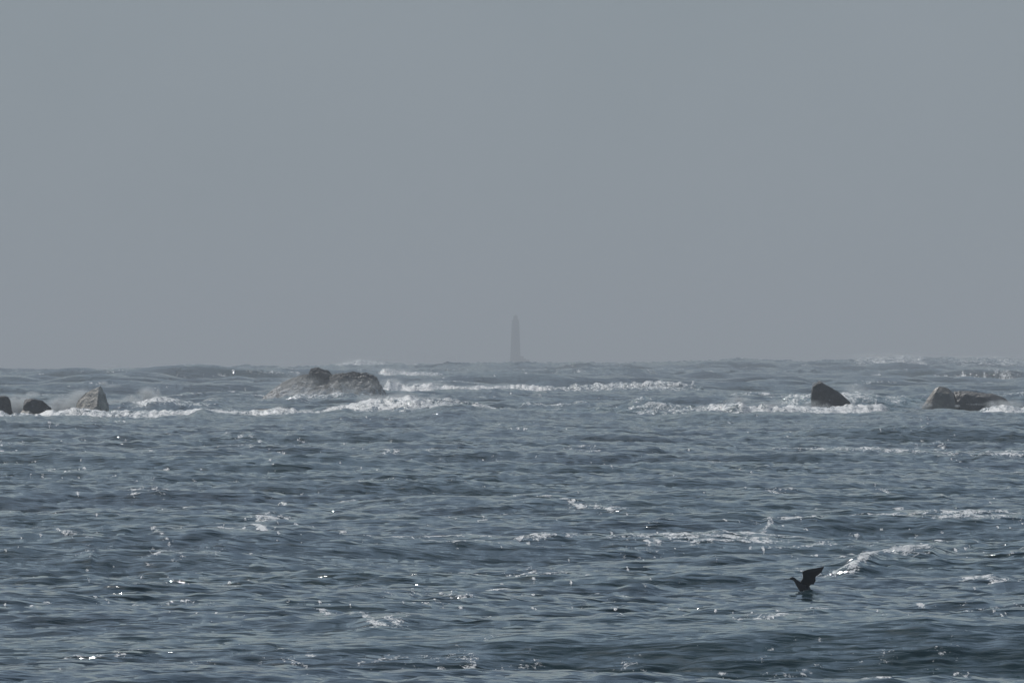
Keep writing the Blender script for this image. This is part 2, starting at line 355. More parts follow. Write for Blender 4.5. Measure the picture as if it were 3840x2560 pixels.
    for _ in range(60000):
        if placed >= NFLECK: break
        d0 = H*F/g2.uniform(28, 1190)
        i = int(np.searchsorted(r, d0)); j = c0+int(g2.uniform(5, NCOL-5))
        want = .9 if d0 > 260 else 1.25
        if d0 < 196 or (d0 > 1000 and g2.random() < .4) or i > len(r)-12 or crestness[i, j] < want+g2.uniform(-.2, .9): continue
        placed += 1
        run = 1+int(g2.exponential(1.6)); jj, ii = j, i
        for q_ in range(run):
            big = g2.random()**8; kd = (d0/232)**.85
            rx = (.024+.08*big)*kd; ry = max(1.0*dr[ii], (.06+.2*big)*kd); hh = (.010+.018*big)*(d0/232)**.6
            ni = int(3*ry/dr[ii])+1; nj = int(3*rx/(R[ii, jj]*dth[jj]))+1
            si, sj = slice(max(0, ii-ni), ii+ni+1), slice(max(0, jj-nj), jj+nj+1)
            tilt = g2.normal()*1.5
            q = ((X[si, sj]-X[ii, jj])/rx)**2+((Y[si, sj]-Y[ii, jj]-tilt*(X[si, sj]-X[ii, jj]))/ry)**2
            w = np.exp(-q)
            Z[si, sj] += hh*w; foam[si, sj] = np.maximum(foam[si, sj], (.62+.5*g2.random())*np.exp(-q*.8))
            jj = int(np.clip(jj+g2.normal()*(10 if d0 < 900 else 5), 125, NCOL+115)); ii = int(np.clip(ii+g2.normal()*6, 70, len(r)-100))
    X2 = X+dx; Y2 = Y+dy
    nr, nc = R.shape
    co = np.stack([X2, Y2, Z], -1).astype(np.float32).reshape(-1)
    i = np.arange(nr-1)[:, None]*nc+np.arange(nc-1)[None, :]
    q = np.stack([i, i+1, i+nc+1, i+nc], -1).astype(np.int32)[..., ::-1].reshape(-1)
    me = bpy.data.meshes.new('water')
    me.vertices.add(nr*nc); me.vertices.foreach_set('co', co)
    nf = (nr-1)*(nc-1)
    me.loops.add(nf*4); me.loops.foreach_set('vertex_index', q)
    me.polygons.add(nf); me.polygons.foreach_set('loop_start', np.arange(0, nf*4, 4, dtype=np.int32))
    me.polygons.foreach_set('use_smooth', np.ones(nf, dtype=bool))
    for nm, arr in (('foam', foam), ('aerated', aer)):
        at_ = me.attributes.new(nm, 'FLOAT', 'POINT'); at_.data.foreach_set('value', arr.astype(np.float32).reshape(-1))
    me.update()
    o = mesh_obj('water', me, water_material()); tag(o, 'choppy slate blue sea with whitecaps and breaking swell', kind='structure')
    return X2, Y2, Z

NROW, NCOL = 3300, 1100
NFLECK = 700
SX, SY, SZ = build_sea()
def sea_z(x, y):
    rr = math.hypot(x, y); i = int(np.argmin(np.abs(SY[:, SY.shape[1]//2]-rr))); sl = slice(max(0, i-30), i+30)
    dd = (SX[sl]-x)**2+(SY[sl]-y)**2; j = np.argmin(dd); return float(SZ[sl].reshape(-1)[j])

# ------------------------------------------------------------------ rocks
def rock(name, pts, d, mat, label, cat='rock', cuts=5, amp=.10, freq=.9, group=None, below=1.2, seed=0.0, base_r=1.08, soft=2):
    """pts: (px, py, depth offset m) corners of the rock; hull + subdivision + weathering noise"""
    bm = bmesh.new(); ps = [at(px, py, d+dd) for px, py, dd in pts]
    c = sum(ps, Vector())/len(ps); zmin = min(p.z for p in ps)
    org = Vector((c.x, c.y, zmin))
    low = [p for p in ps if p.z < zmin+.35*(max(q.z for q in ps)-zmin)]
    for p in ps: bm.verts.new(p-org)
    for p in low:
        q = org+(p-org)*base_r; bm.verts.new(Vector((q.x-org.x, q.y-org.y, -below)))
    r = bmesh.ops.convex_hull(bm, input=bm.verts[:])
    bmesh.ops.delete(bm, geom=[g for g in r['geom_interior'] if isinstance(g, bmesh.types.BMVert)], context='VERTS')
    for _ in range(cuts):
        bmesh.ops.subdivide_edges(bm, edges=bm.edges[:], cuts=1, use_grid_fill=True)
        bmesh.ops.triangulate(bm, faces=bm.faces[:])
        if len(bm.verts) > 20000: break
    for _ in range(soft): bmesh.ops.smooth_vert(bm, verts=bm.verts[:], factor=.5, use_axis_x=True, use_axis_y=True, use_axis_z=True)
    bm.normal_update(); o3 = Vector((seed*3.1, seed, seed*7.7))
    for v in bm.verts:
        p = v.co*freq+o3
        n = noise.fractal(p, 1.0, 2.1, 5)+.5*(noise.turbulence(p*2.3, 3, True)-.8)
        q = v.co*freq*2.7+o3*2
        v.co += v.normal*(n*amp-amp*.75*max(0, noise.turbulence(q, 3, True)-.55))
    o = bm_obj(name, bm, mat); o.location = org
    return tag(o, label, cat, group)

granite = rock_material('pale_granite', (.66, .61, .52), (.30, .28, .245), 1.3, .7, foam=.05, spots=.6, wash=(1.0, .2))
slate = rock_material('dark_wet_rock', (.055, .055, .056), (.034, .035, .036), 1.6, .7, foam=.02, wash=(.75, .2), spots=.4)
tan = rock_material('streaked_tan_rock', (.30, .27, .22), (.19, .175, .15), .8, .5, streak=.55, spots=.2)
reefm = rock_material('wet_reef_rock', (.075, .077, .078), (.030, .032, .034), 1.5, .7, foam=.42, wash=(3.3, 1.3))
humpm = rock_material('smooth_wet_rock', (.085, .087, .089), (.045, .047, .05), 1.0, .6, foam=.25, spots=.3, wash=(3.0, 1.2))

D1 = 938
rock('sea_rock', [(-70,1500,0),(-30,1478,.8),(8,1483,.3),(22,1481,.8),(30,1492,.2),(40,1508,0),(46,1545,-.6),(50,1560,.6),(-60,1560,-.8),(10,1560,-.9),(0,1545,2.2)], D1, slate,
     'dark jagged rock cut by the left edge of the view', seed=1, amp=.13)
rock('sea_rock', [(88,1503,.3),(97,1494,.8),(113,1491,.4),(123,1496,.2),(160,1501,.6),(180,1520,.8),(192,1528,.9),(148,1542,-.5),(98,1541,-1.0),(88,1520,-.7),(84,1545,.6),(150,1548,.8),(190,1535,1.6)], D1, slate,
     'low dark rock between the left edge rock and the pale spire', seed=2, amp=.07)
rock('sea_rock', [(84,1538,-.6),(108,1537,-.5),(110,1545,-1.6),(96,1549,-1.4),(126,1551,-1.0),(64,1566,-1.4),(90,1566,-1.7),(118,1566,-1.3),(75,1550,-.5),(124,1560,-.2)], D1, granite,
     'small pale ledge at the foot of the low dark rock', seed=3, amp=.05, below=.8)
rock('sea_rock', [(378,1446,1.4),(370,1451,1.2),(340,1463,1.4),(323,1471,1.5),(306,1485,1.5),(293,1497,1.6),(293,1504,1.4),(285,1525,1.5),(270,1556,1.4),(300,1558,-.3),(371,1498,.1),(367,1528,-.8),(359,1556,-1.6),(352,1562,-1.6),(386,1460,1.5),(393,1472,1.6),(400,1496,1.7),(408,1518,1.8),(404,1545,1.8),(399,1560,1.6),(300,1560,3),(340,1500,2.6)], D1, granite,
     'tall pointed pale spire with a dark right face in the surf', seed=4, amp=.06, cuts=5, freq=1.6, soft=0)
rock('sea_rock', [(262,1558,-.5),(285,1541,.2),(240,1552,.2),(180,1558,0),(210,1547,.6),(300,1552,.6),(200,1565,-1),(280,1566,-1.4),(160,1566,.2)], D1-1, granite,
     'wave washed pale ledge running left from the foot of the spire', seed=4.5, amp=.10, below=.8)
# centre reef
def reef():
    d = 1262
    top = [(950,1510),(990,1490),(1025,1462),(1055,1440),(1085,1426),(1105,1417),(1130,1411),(1157,1409),(1200,1409),(1247,1408),(1286,1399),(1320,1400),(1380,1418),(1420,1458),(1440,1500)]
    nx, ny = 260, 110
    x0, x1 = at(950, 1400, d).x, at(1440, 1400, d).x
    tx = [at(p[0], p[1], d).x for p in top]; tz = [at(p[0], p[1], d).z for p in top]
    bm = bmesh.new(); vs = []
    for j in range(ny+1):
        v = j/ny; yy = -9+16*v
        row = []
        for i in range(nx+1):
            x = x0+(x1-x0)*i/nx; zt = float(np.interp(x, tx, tz))
            prof = max(0.0, 1-abs(yy/9))**1.15 if yy < 0 else max(0.0, 1-(yy/7)**2)
            p = Vector((x*.55, yy*.55, 3.0)); n = noise.fractal(p, 1.0, 2.0, 5)+.9*(.7-noise.turbulence(p*1.4, 4, True))
            z = -1.0+(zt+1.05)*prof+n*.34*min(1, prof*2)*(1-.5*prof)
            e = min(1, 14*(i/nx), 6*(1-i/nx)); z = -1.2+(z+1.2)*e
            row.append(bm.verts.new((x-(x0+x1)/2, yy, z)))
        vs.append(row)
    for j in range(ny):
        for i in range(nx): bm.faces.new((vs[j][i], vs[j][i+1], vs[j+1][i+1], vs[j+1][i]))
    # closed underneath so that it is a solid
    bot = []
    ring = vs[0][:]+[vs[j][nx] for j in range(1, ny+1)]+vs[ny][nx-1::-1]+[vs[j][0] for j in range(ny-1, 0, -1)]
    lo = [bm.verts.new((v.co.x, v.co.y, -1.6)) for v in ring]
    for i in range(len(ring)):
        k = (i+1) % len(ring); bm.faces.new((ring[k], ring[i], lo[i], lo[k]))
    bm.faces.new(lo)
    o = bm_obj('reef_rock', bm, reefm); o.location = ((x0+x1)/2, d, 0)
    return tag(o, 'long low weedy reef streaming with white water in the middle distance', 'rock')
reef()
rock('boulder', [(1157,1409,0),(1159,1398,.4),(1164,1382,.3),(1172,1379,.2),(1180,1375,.5),(1192,1381,.2),(1204,1384,.4),(1222,1387,.5),(1233,1391,.6),(1241,1398,.8),(1248,1410,.8),(1170,1412,-.9),(1225,1412,-.8),(1160,1412,1.6),(1240,1412,1.8),(1200,1395,-.5)], 1262, slate,
     'knobbly dark boulder perched on the crest of the low reef', seed=6, amp=.16, below=.6, freq=1.1)
rock('boulder', [(1264,1412,-2),(1286,1400,-1),(1320,1395,0),(1350,1393,0),(1370,1394,0),(1396,1406,0),(1419,1422,0),(1433,1442,0),(1446,1466,0),(1270,1450,-3.0),(1340,1462,-4),(1400,1465,-3.5),(1300,1410,3),(1380,1415,3),(1300,1480,-4.5),(1400,1485,-4.5),(1440,1480,2.5)], 1257, humpm,
     'smooth rounded dark hump at the right end of the low reef', seed=7, amp=.24, freq=1.2, soft=12, below=1.5)
rock('boulder', [(955,1545,0),(965,1538,0),(985,1534,.2),(1005,1533,.2),(1016,1529,.2),(1022,1534,.2),(1026,1545,.1),(960,1550,-.6),(1010,1550,-.7),(990,1550,.8)], 932, rock_material('brown_weedy_rock', (.12, .10, .06), (.06, .05, .03), 3, .5),
     'tiny brown weedy rock awash at the edge of the breaker below the reef', seed=8, amp=.09, below=.6)
D2 = 950
rock('sea_rock', [(3041,1462,.4),(3045,1448,.5),(3056,1438,.3),(3066,1432,.4),(3077,1429,.6),(3084,1435,0),(3118,1455,.2),(3150,1470,.3),(3173,1492,.4),(3193,1512,.8),(3190,1518,.2),(3172,1522,-.4),(3140,1530,-.9),(3085,1528,-1.2),(3060,1516,-1.0),(3045,1495,-.5),(3043,1474,-.7),(3048,1449,-.5),(3064,1438,-.5),(3080,1436,-.4),(3060,1515,2),(3180,1515,2.4),(3090,1450,1.6)], D2, slate,
     'dark slanting wedge of rock with foam round its foot on the right', seed=9, amp=.045, freq=.8, soft=30)
rock('sea_rock', [(3458,1525,.3),(3478,1495,.3),(3496,1468,.3),(3508,1454,.4),(3522,1447,.5),(3536,1449,.5),(3545,1454,.5),(3558,1455,.6),(3570,1463,.7),(3577,1472,.6),(3581,1490,-.2),(3585,1515,-.8),(3578,1528,-1.2),(3500,1528,-1.3),(3455,1530,-.5),(3510,1470,-.4),(3560,1475,-.3),(3500,1520,2.5),(3580,1520,2.5)], D2, tan,
     'rounded tan rock with vertical pale streaks on the right', seed=10, amp=.05, freq=.7, soft=22)
rock('sea_rock', [(3574,1467,.8),(3600,1464,1.0),(3634,1465,.9),(3660,1470,.9),(3690,1480,1.0),(3700,1472,1.4),(3722,1474,1.5),(3750,1480,1.5),(3775,1495,1.5),(3800,1522,1.3),(3584,1492,-.1),(3620,1480,0),(3600,1525,-.8),(3660,1528,-.9),(3740,1528,-.6),(3690,1490,-.1),(3600,1525,3),(3780,1525,3.2)], D2, rock_material('dark_patchy_rock', (.16, .15, .135), (.07, .07, .07), 1.1, .45, spots=.3),
     'long dark rock sloping down to the right behind the tan rock', seed=11, amp=.09, freq=.9, soft=8)

# ------------------------------------------------------------------ lighthouse
def lathe(prof, seg=40):
    bm = bmesh.new(); rings = []
    for r, z in prof: rings.append([bm.verts.new((r*math.cos(2*math.pi*i/seg), r*math.sin(2*math.pi*i/seg), z)) for i in range(seg)])
    for a, b in zip(rings, rings[1:]):
        for i in range(seg): bm.faces.new((a[i], a[(i+1) % seg], b[(i+1) % seg], b[i]))
    bm.faces.new(rings[0][::-1]); bm.faces.new(rings[-1]); return bm
def box(bm, c, s, rz=0):
    m = Matrix.Translation(c) @ Matrix.Rotation(rz, 4, 'Z') @ Matrix.Diagonal((s[0], s[1], s[2], 1))
    return bmesh.ops.create_cube(bm, size=1, matrix=m)

def lighthouse():
    d = 9500; k = d/F; base = at(1933, 1370, d); root = empty('lighthouse', (base.x, d, 0))
    tag(root, 'tall tapering stone lighthouse faint in the haze on the horizon', 'lighthouse')
    stone = plain('lighthouse_stone', (.045, .045, .05), .8, .4, .2); dark = plain('lantern_metal', (.03, .03, .035), .5, 3)
    z = lambda py: H+(HY-py)*k
    bm = lathe([(5.1, 0), (4.9, 3), (4.5, 8), (4.15, 14), (3.85, 22), (3.5, 30), (3.2, z(1215)), (3.0, z(1207))], 48)
    t = bm_obj('tower', bm, stone, root, True)
    for zz, an in ((12, -1.9), (20, -1.4), (28, -1.8), (35, -1.3)):
        b = bmesh.new(); rr = 4.1-.03*zz; box(b, (rr*math.cos(an), rr*math.sin(an), zz), (.5, .9, 1.3), an)
        bm_obj('window', b, dark, t)
    b = bmesh.new(); box(b, (4.6*math.cos(-1.2), 4.6*math.sin(-1.2), 9.2), (.9, 1.2, 2.3), -1.2); bm_obj('door', b, dark, t)
    zt = z(1207)
    gal = bm_obj('gallery', lathe([(2.6, zt), (3.2, zt+.5), (3.25, zt+.8), (2.4, zt+.81)], 40), stone, root)
    b = bmesh.new()
    for i in range(20):
        a = 2*math.pi*i/20; box(b, (3.1*math.cos(a), 3.1*math.sin(a), zt+1.35), (.06, .06, 1.1), a)
    for zz in (zt+1.9, zt+1.4):
        for i in range(20):
            a = 2*math.pi*(i+.5)/20; box(b, (3.06*math.cos(a), 3.06*math.sin(a), zz), (.05, .97, .05), a)
    bm_obj('railing', b, dark, gal)
    bm_obj('watch_room', lathe([(2.35, zt+.8), (2.3, zt+2.2), (1.9, zt+2.4), (1.8, zt+2.6)], 32), stone, root, False)
    lan = bm_obj('lantern', lathe([(1.8, zt+2.6), (1.8, zt+4.6)], 16), dark, root)
    bm_obj('dome', lathe([(2.05, zt+4.6), (1.95, zt+4.9), (1.5, zt+5.5), (.8, zt+5.95), (.25, zt+6.15), (.2, zt+6.5), (.02, zt+6.6)], 32), dark, lan, True)
    b = bmesh.new(); box(b, (5.2, -.5, 6.2), (3.4, 3.6, 12.4)); box(b, (7.8, -.5, 5.2), (1.9, 3.2, 10.4)); box(b, (10.2, -.5, 4.7), (3.0, 3.0, 9.4))
    bmesh.ops.bevel(b, geom=b.edges[:], offset=.15, segments=1, affect='EDGES'); bm_obj('landing_steps', b, stone, root)
lighthouse()
rock('islet', [(1900,1362,0),(1925,1358,-3),(1960,1356,-3),(1985,1357,0),(2005,1364,0),(1890,1371,-8),(2015,1371,-8),(1950,1370,-12),(1900,1370,8),(2000,1370,8)], 9500,
     plain('islet_rock', (.12, .12, .12), .8, .3), 'low rock islet under the distant lighthouse', cat='islet', cuts=4, amp=.6, freq=.15, below=2, seed=13)

# ------------------------------------------------------------------ cormorant
def tube(bm, path, seg=16):
    """path: (x, y, z, half width y, half height) rings along a centre line; one capped loft"""
    rings = []
    n = len(path)
    for i, (x, y, z, ry, rz) in enumerate(path):
        a = Vector(path[max(0, i-1)][:3]); b = Vector(path[min(n-1, i+1)][:3]); t = (b-a).normalized()
        side = Vector((0, 1, 0)); up = t.cross(side).normalized()
        rings.append([bm.verts.new(Vector((x, y, z))+side*ry*math.cos(2*math.pi*k/seg)+up*rz*math.sin(2*math.pi*k/seg)) for k in range(seg)])
    for a, b in zip(rings, rings[1:]):
        for k in range(seg): bm.faces.new((a[k], a[(k+1) % seg], b[(k+1) % seg], b[k]))
    bm.faces.new(rings[0][::-1]); bm.faces.new(rings[-1])

def cormorant():
    # bird space from the photo: metres, +x right, z up, origin at the water line under the body
    s = .00063; ox, oz = 1050, 1175
    P = lambda x, z: ((x-ox)*s, (oz-z)*s)
    bm = bmesh.new()
    line = [(548,762,.008,.013),(575,752,.018,.023),(610,747,.021,.027),(650,757,.022,.028),(700,790,.021,.026),(740,835,.024,.030),(790,890,.032,.042),(850,945,.050,.058),(920,990,.072,.080),(990,1040,.088,.100),(1050,1085,.090,.098),(1110,1120,.078,.075),(1170,1145,.055,.045),(1225,1165,.040,.020),(1275,1180,.035,.009)]
    tube(bm, [(P(a, b)[0], 0, P(a, b)[1], ry*1.15, rz*1.22) for a, b, ry, rz in line])
    # bill with a hooked tip
    bill = [(566,757,.010,.012),(520,764,.008,.0095),(460,772,.0065,.0075),(400,778,.006,.0065),(350,780,.0055,.006),(332,786,.004,.005)]
    tube(bm, [(P(a, b)[0], 0, P(a, b)[1], ry, rz) for a, b, ry, rz in bill], 10)
    # wings: leading edge / trailing edge stations from shoulder to tip
    def wing(sgn, sx=1.0, sz=1.0, lean=0.0):
        lead = [(905,905),(935,840),(962,760),(966,700),(958,630),(945,552),(1010,525),(1100,492),(1200,476),(1300,462),(1400,445),(1500,425),(1580,410),(1634,400)]
        trail = [(1100,1020),(1180,980),(1235,945),(1300,936),(1345,885),(1372,820),(1360,765),(1368,725),(1392,690),(1450,650),(1510,610),(1560,572),(1595,505),(1632,412)]
        n = len(lead); top, bot = [], []
        for i in range(n):
            f = i/(n-1); out = .055+.20*math.sin(f*1.5)**.8
            row = []
            for j in range(9):
                g = j/8
                x = lead[i][0]*(1-g)+trail[i][0]*g; z = lead[i][1]*(1-g)+trail[i][1]*g
                wx, wz = P(x, z); camb = .022*math.sin(math.pi*g)*(1-.6*f)
                # feather tips along the trailing edge
                if j == 8: wx += .004*math.sin(i*2.6); wz += .004*math.cos(i*3.1)
                wx = P(1000, 0)[0]+(wx-P(1000, 0)[0])*sx+lean*f; wz = P(0, 1000)[1]+(wz-P(0, 1000)[1])*sz
                th = (.014*(1-g)**.6+.0030)*(1-.75*f)+.0012
                row.append((wx, out+camb-.03*g*(1-f), wz, th))
            top.append([bm.verts.new((x, sgn*(y+t), z)) for x, y, z, t in row]); bot.append([bm.verts.new((x, sgn*(y-t), z)) for x, y, z, t in row])
        for i in range(n-1):
            for j in range(8):
                bm.faces.new((top[i][j], top[i+1][j], top[i+1][j+1], top[i][j+1]))
                bm.faces.new((bot[i][j], bot[i][j+1], bot[i+1][j+1], bot[i+1][j]))
            bm.faces.new((top[i][0], bot[i][0], bot[i+1][0], top[i+1][0])); bm.faces.new((top[i][8], top[i+1][8], bot[i+1][8], bot[i][8]))
        for j in range(8):
            bm.faces.new((top[0][j], top[0][j+1], bot[0][j+1], bot[0][j])); bm.faces.new((top[-1][j], bot[-1][j], bot[-1][j+1], top[-1][j+1]))
        # shoulder that joins wing and body
        sh = [(P(925, 900)[0], sgn*.03, P(0, 930)[1], .03, .05), (P(960, 900)[0], sgn*.055, P(0, 880)[1], .025, .05), (P(975, 900)[0], sgn*.075, P(0, 820)[1], .018, .04), (P(985, 0)[0], sgn*.11, P(0, 760)[1], .012, .025)]
        tube(bm, sh, 10)
    wing(-1, 1, 1.08); wing(1, .97, 1.0, -.004)
    bmesh.ops.recalc_face_normals(bm, faces=bm.faces[:])
    me = bpy.data.meshes.new('tmp'); bm.to_mesh(me); bm.free()
    tmp = bpy.data.objects.new('tmp', me); col.objects.link(tmp)
    m = tmp.modifiers.new('r', 'REMESH'); m.mode = 'VOXEL'; m.voxel_size = .0028; m.adaptivity = 0
    m2 = tmp.modifiers.new('s', 'SMOOTH'); m2.factor = .5; m2.iterations = 2
    dg = bpy.context.evaluated_depsgraph_get(); out = bpy.data.meshes.new_from_object(tmp.evaluated_get(dg))
    bpy.data.objects.remove(tmp)
    x0, y0 = at(3021, 2215, flat(2215)).x, flat(2215)
    root = empty('cormorant', (x0, y0, sea_z(x0, y0)+.025))
    tag(root, 'black cormorant taking off from the water with raised wings and outstretched neck', 'bird')
    me = out; me.polygons.foreach_set('use_smooth', [True]*len(me.polygons))
    mesh_obj('body', me, plain('black_plumage', (.030, .031, .034), .6, 60, .4, .002), root)
    for sg in (-1, 1):
        b = bmesh.new(); bmesh.ops.create_uvsphere(b, u_segments=10, v_segments=8, radius=.0045, matrix=Matrix.Translation((P(590, 0)[0], sg*.019, P(0, 742)[1])))
        bm_obj('eye', b, plain('eye_green', (.02, .06, .04), .15), root, True)
cormorant()

# ------------------------------------------------------------------ spray
def spray_material():
    N_ = N('spray_droplets'); d = N_.t.nodes.new('ShaderNodeBsdfDiffuse'); t = N_.t.nodes.new('ShaderNodeBsdfTranslucent')
    for q in (d, t): q.inputs['Color'].default_value = (.93, .94, .95, 1)
    m = N_.t.nodes.new('ShaderNodeMixShader'); m.inputs[0].default_value = .5
    N_.t.links.new(d.outputs[0], m.inputs[1]); N_.t.links.new(t.outputs[0], m.inputs[2]); return N_.finish(m.outputs[0])
spray_mat = spray_material()
def spray(label, blobs, group=None):
    V, Fc = [], []
    tet = np.array([(1, 1, 1), (1, -1, -1), (-1, 1, -1), (-1, -1, 1)], float)
    pts, szs = [], []
    for px, py, d, rx, ry, dep, n, size in blobs:
        size *= .75; n = n//3
        q = rng.normal(size=(n, 3)); u = rng.random(n)
        q /= np.maximum(np.linalg.norm(q, axis=1, keepdims=True), 1e-6); q *= (u**.55)[:, None]
        c = at(px, py, d); k = d/F
        cl = np.array([.0, .0, .0])
        P_ = np.stack([c.x+q[:, 0]*rx*k, d+q[:, 1]*dep, c.z+q[:, 2]*ry*k], 1)
        # clumps and gaps
        keep = []
        for p in P_:
            w = noise.fractal(Vector(p*np.array([1.1, 1.1, 1.6])), 1., 2., 4)
            keep.append(w > random.uniform(-.5, .35))
        P_ = P_[np.array(keep)]
        pts.append(P_); szs.append(size*(.5+rng.random(len(P_))**2*1.4))
    pts = np.concatenate(pts); szs = np.concatenate(szs); org = pts.mean(0)
    n = len(pts); rot = rng.normal(size=(n, 3)); rot /= np.linalg.norm(rot, axis=1, keepdims=True)
    # tetrahedra, each mirrored at random for variety
    sg = np.sign(rng.random((n, 3))-.5)
    V = (pts-org)[:, None, :]+tet[None]*sg[:, None, :]*szs[:, None, None]*(.7+.6*rng.random((n, 4, 1)))
    base = np.arange(n)[:, None]*4
    Fc = np.concatenate([base+np.array(t)[None] for t in ((0, 1, 2), (0, 3, 1), (0, 2, 3), (1, 3, 2))], 0)
    me = bpy.data.meshes.new('spray'); me.vertices.add(n*4); me.vertices.foreach_set('co', V.astype(np.float32).reshape(-1))
    me.loops.add(len(Fc)*3); me.loops.foreach_set('vertex_index', Fc.astype(np.int32).reshape(-1))
    me.polygons.add(len(Fc)); me.polygons.foreach_set('loop_start', np.arange(0, len(Fc)*3, 3, dtype=np.int32)); me.update()
    o = mesh_obj('spray', me, spray_mat); o.location = org
    return tag(o, label, 'spray', group, 'stuff')

spray('white mist of spray blowing between the low dark rock and the pale spire', [
  (235,1520,941,75,24,2,9000,.010), (262,1500,942,48,26,2,6000,.009), (300,1475,943,45,22,2,2500,.008), (215,1512,941,30,22,1,2500,.012), (285,1535,941,60,14,1,5000,.011),
  (70,1500,941,60,20,1.5,4000,.010), (55,1530,941,40,24,1.5,9000,.012), (110,1480,941,22,6,1,800,.010)])
spray('thin tail of spray thrown off the tip of the pale spire', [(383,1437,941,14,5,.5,500,.010), (392,1429,941,8,3,.4,250,.010), (405,1440,941,16,5,.5,300,.009)])
spray('spray bursting from the wave crest right of the pale spire', [
  (490,1490,1012,22,14,1,1800,.012), (545,1492,1012,42,28,1.5,4500,.011), (592,1478,1012,8,22,.6,900,.012), (440,1505,1012,30,6,1,900,.012), (610,1500,1012,26,8,1,900,.012), (560,1478,1012,50,14,1,800,.010)])
spray('long wall of spray over the biggest breaker below the reef', [
  (1380,1505,925,46,16,2,7000,.011), (1430,1496,925,50,18,2,8000,.011), (1480,1494,925,40,12,1.5,3500,.010), (1540,1492,925,50,14,2,6000,.011), (1600,1500,925,44,12,1.5,4000,.011), (1680,1503,925,40,9,1,2500,.011),
  (1400,1486,925,46,9,1,700,.012), (1755,1508,925,9,10,.5,500,.012)])
spray('low spray along the breaker from the pale spire towards the reef', [
  (460,1548,924,60,7,1,2500,.011), (600,1548,924,80,6,1,2500,.011), (770,1536,924,40,6,1,1500,.011), (1050,1530,924,34,9,1,2500,.011), (1150,1540,924,60,6,1,2000,.011), (1260,1526,924,40,7,1,2000,.011)])
spray('puff of spray at the left end of the second breaker beside the hump', [
  (1466,1440,1538,24,13,2,5000,.015), (1440,1455,1538,18,7,2,1500,.014), (1520,1450,1538,40,6,2,2000,.015), (1610,1442,1538,36,6,2,2200,.015), (1800,1450,1538,120,5,2,3000,.014)])
spray('broken spray along the right half of the second breaker', [(2200,1447,1538,60,6,2,1800,.016), (2350,1440,1538,60,8,2,3000,.015), (2540,1443,1538,50,5,2,1500,.016)])
spray('ragged splash on the reef edge left of the dark slanting rock', [
  (2720,1505,925,22,10,1,1500,.012), (2770,1500,925,24,15,1,2500,.011), (2650,1522,925,60,7,1,2000,.011), (2890,1520,925,50,9,1,2500,.011), (2966,1482,1012,8,8,.5,500,.016), (2560,1526,925,80,5,1,1500,.011)])
spray('spray clinging to the upper left edge of the dark slanting rock', [(3050,1440,949.2,8,8,.3,500,.014), (3060,1436,949.2,8,5,.3,350,.015), (3073,1428,949.4,6,2.5,.3,250,.015), (3043,1455,949,7,12,.3,500,.010)])
spray('white froth round the foot of the dark slanting rock', [
  (3060,1522,936,60,12,1.5,6000,.012), (3130,1530,935,80,9,1.5,6000,.012), (3200,1520,938,14,8,.6,1200,.013), (3250,1535,935,70,6,1,3500,.012), (3180,1475,1013,30,8,1,900,.012), (3200,1450,1014,8,8,.5,600,.012)])
spray('white froth breaking over the right end of the long dark rock', [(3760,1528,938,50,11,1.5,7000,.011), (3720,1512,942,30,10,1,1200,.011), (3820,1540,932,30,8,1,3000,.012), (3660,1515,944,40,5,.6,700,.012)])
spray('fine froth and droplets at the foot of the tan rock', [(3470,1520,940,24,9,.8,900,.012), (3440,1535,936,30,6,.8,600,.014), (3590,1522,940,12,7,.4,500,.014)])
spray('spray blown from the far breaker on the left skyline', [(720,1379,2600,60,6,4,4000,.022), (640,1386,2600,80,4,4,2500,.022), (800,1386,2600,40,4,3,1500,.022)])
spray('faint plume of spray above the skyline breaker near the reef', [(1350,1352,3600,40,9,4,3500,.026), (1320,1370,3600,80,5,4,3500,.026), (1480,1386,2300,60,5,4,2500,.02)])
spray('wind blown spray on the skyline swell at the far right', [(3300,1334,3050,90,6,4,3500,.026), (3390,1328,3050,60,8,4,3500,.026), (3700,1342,3050,110,5,4,3500,.026)])

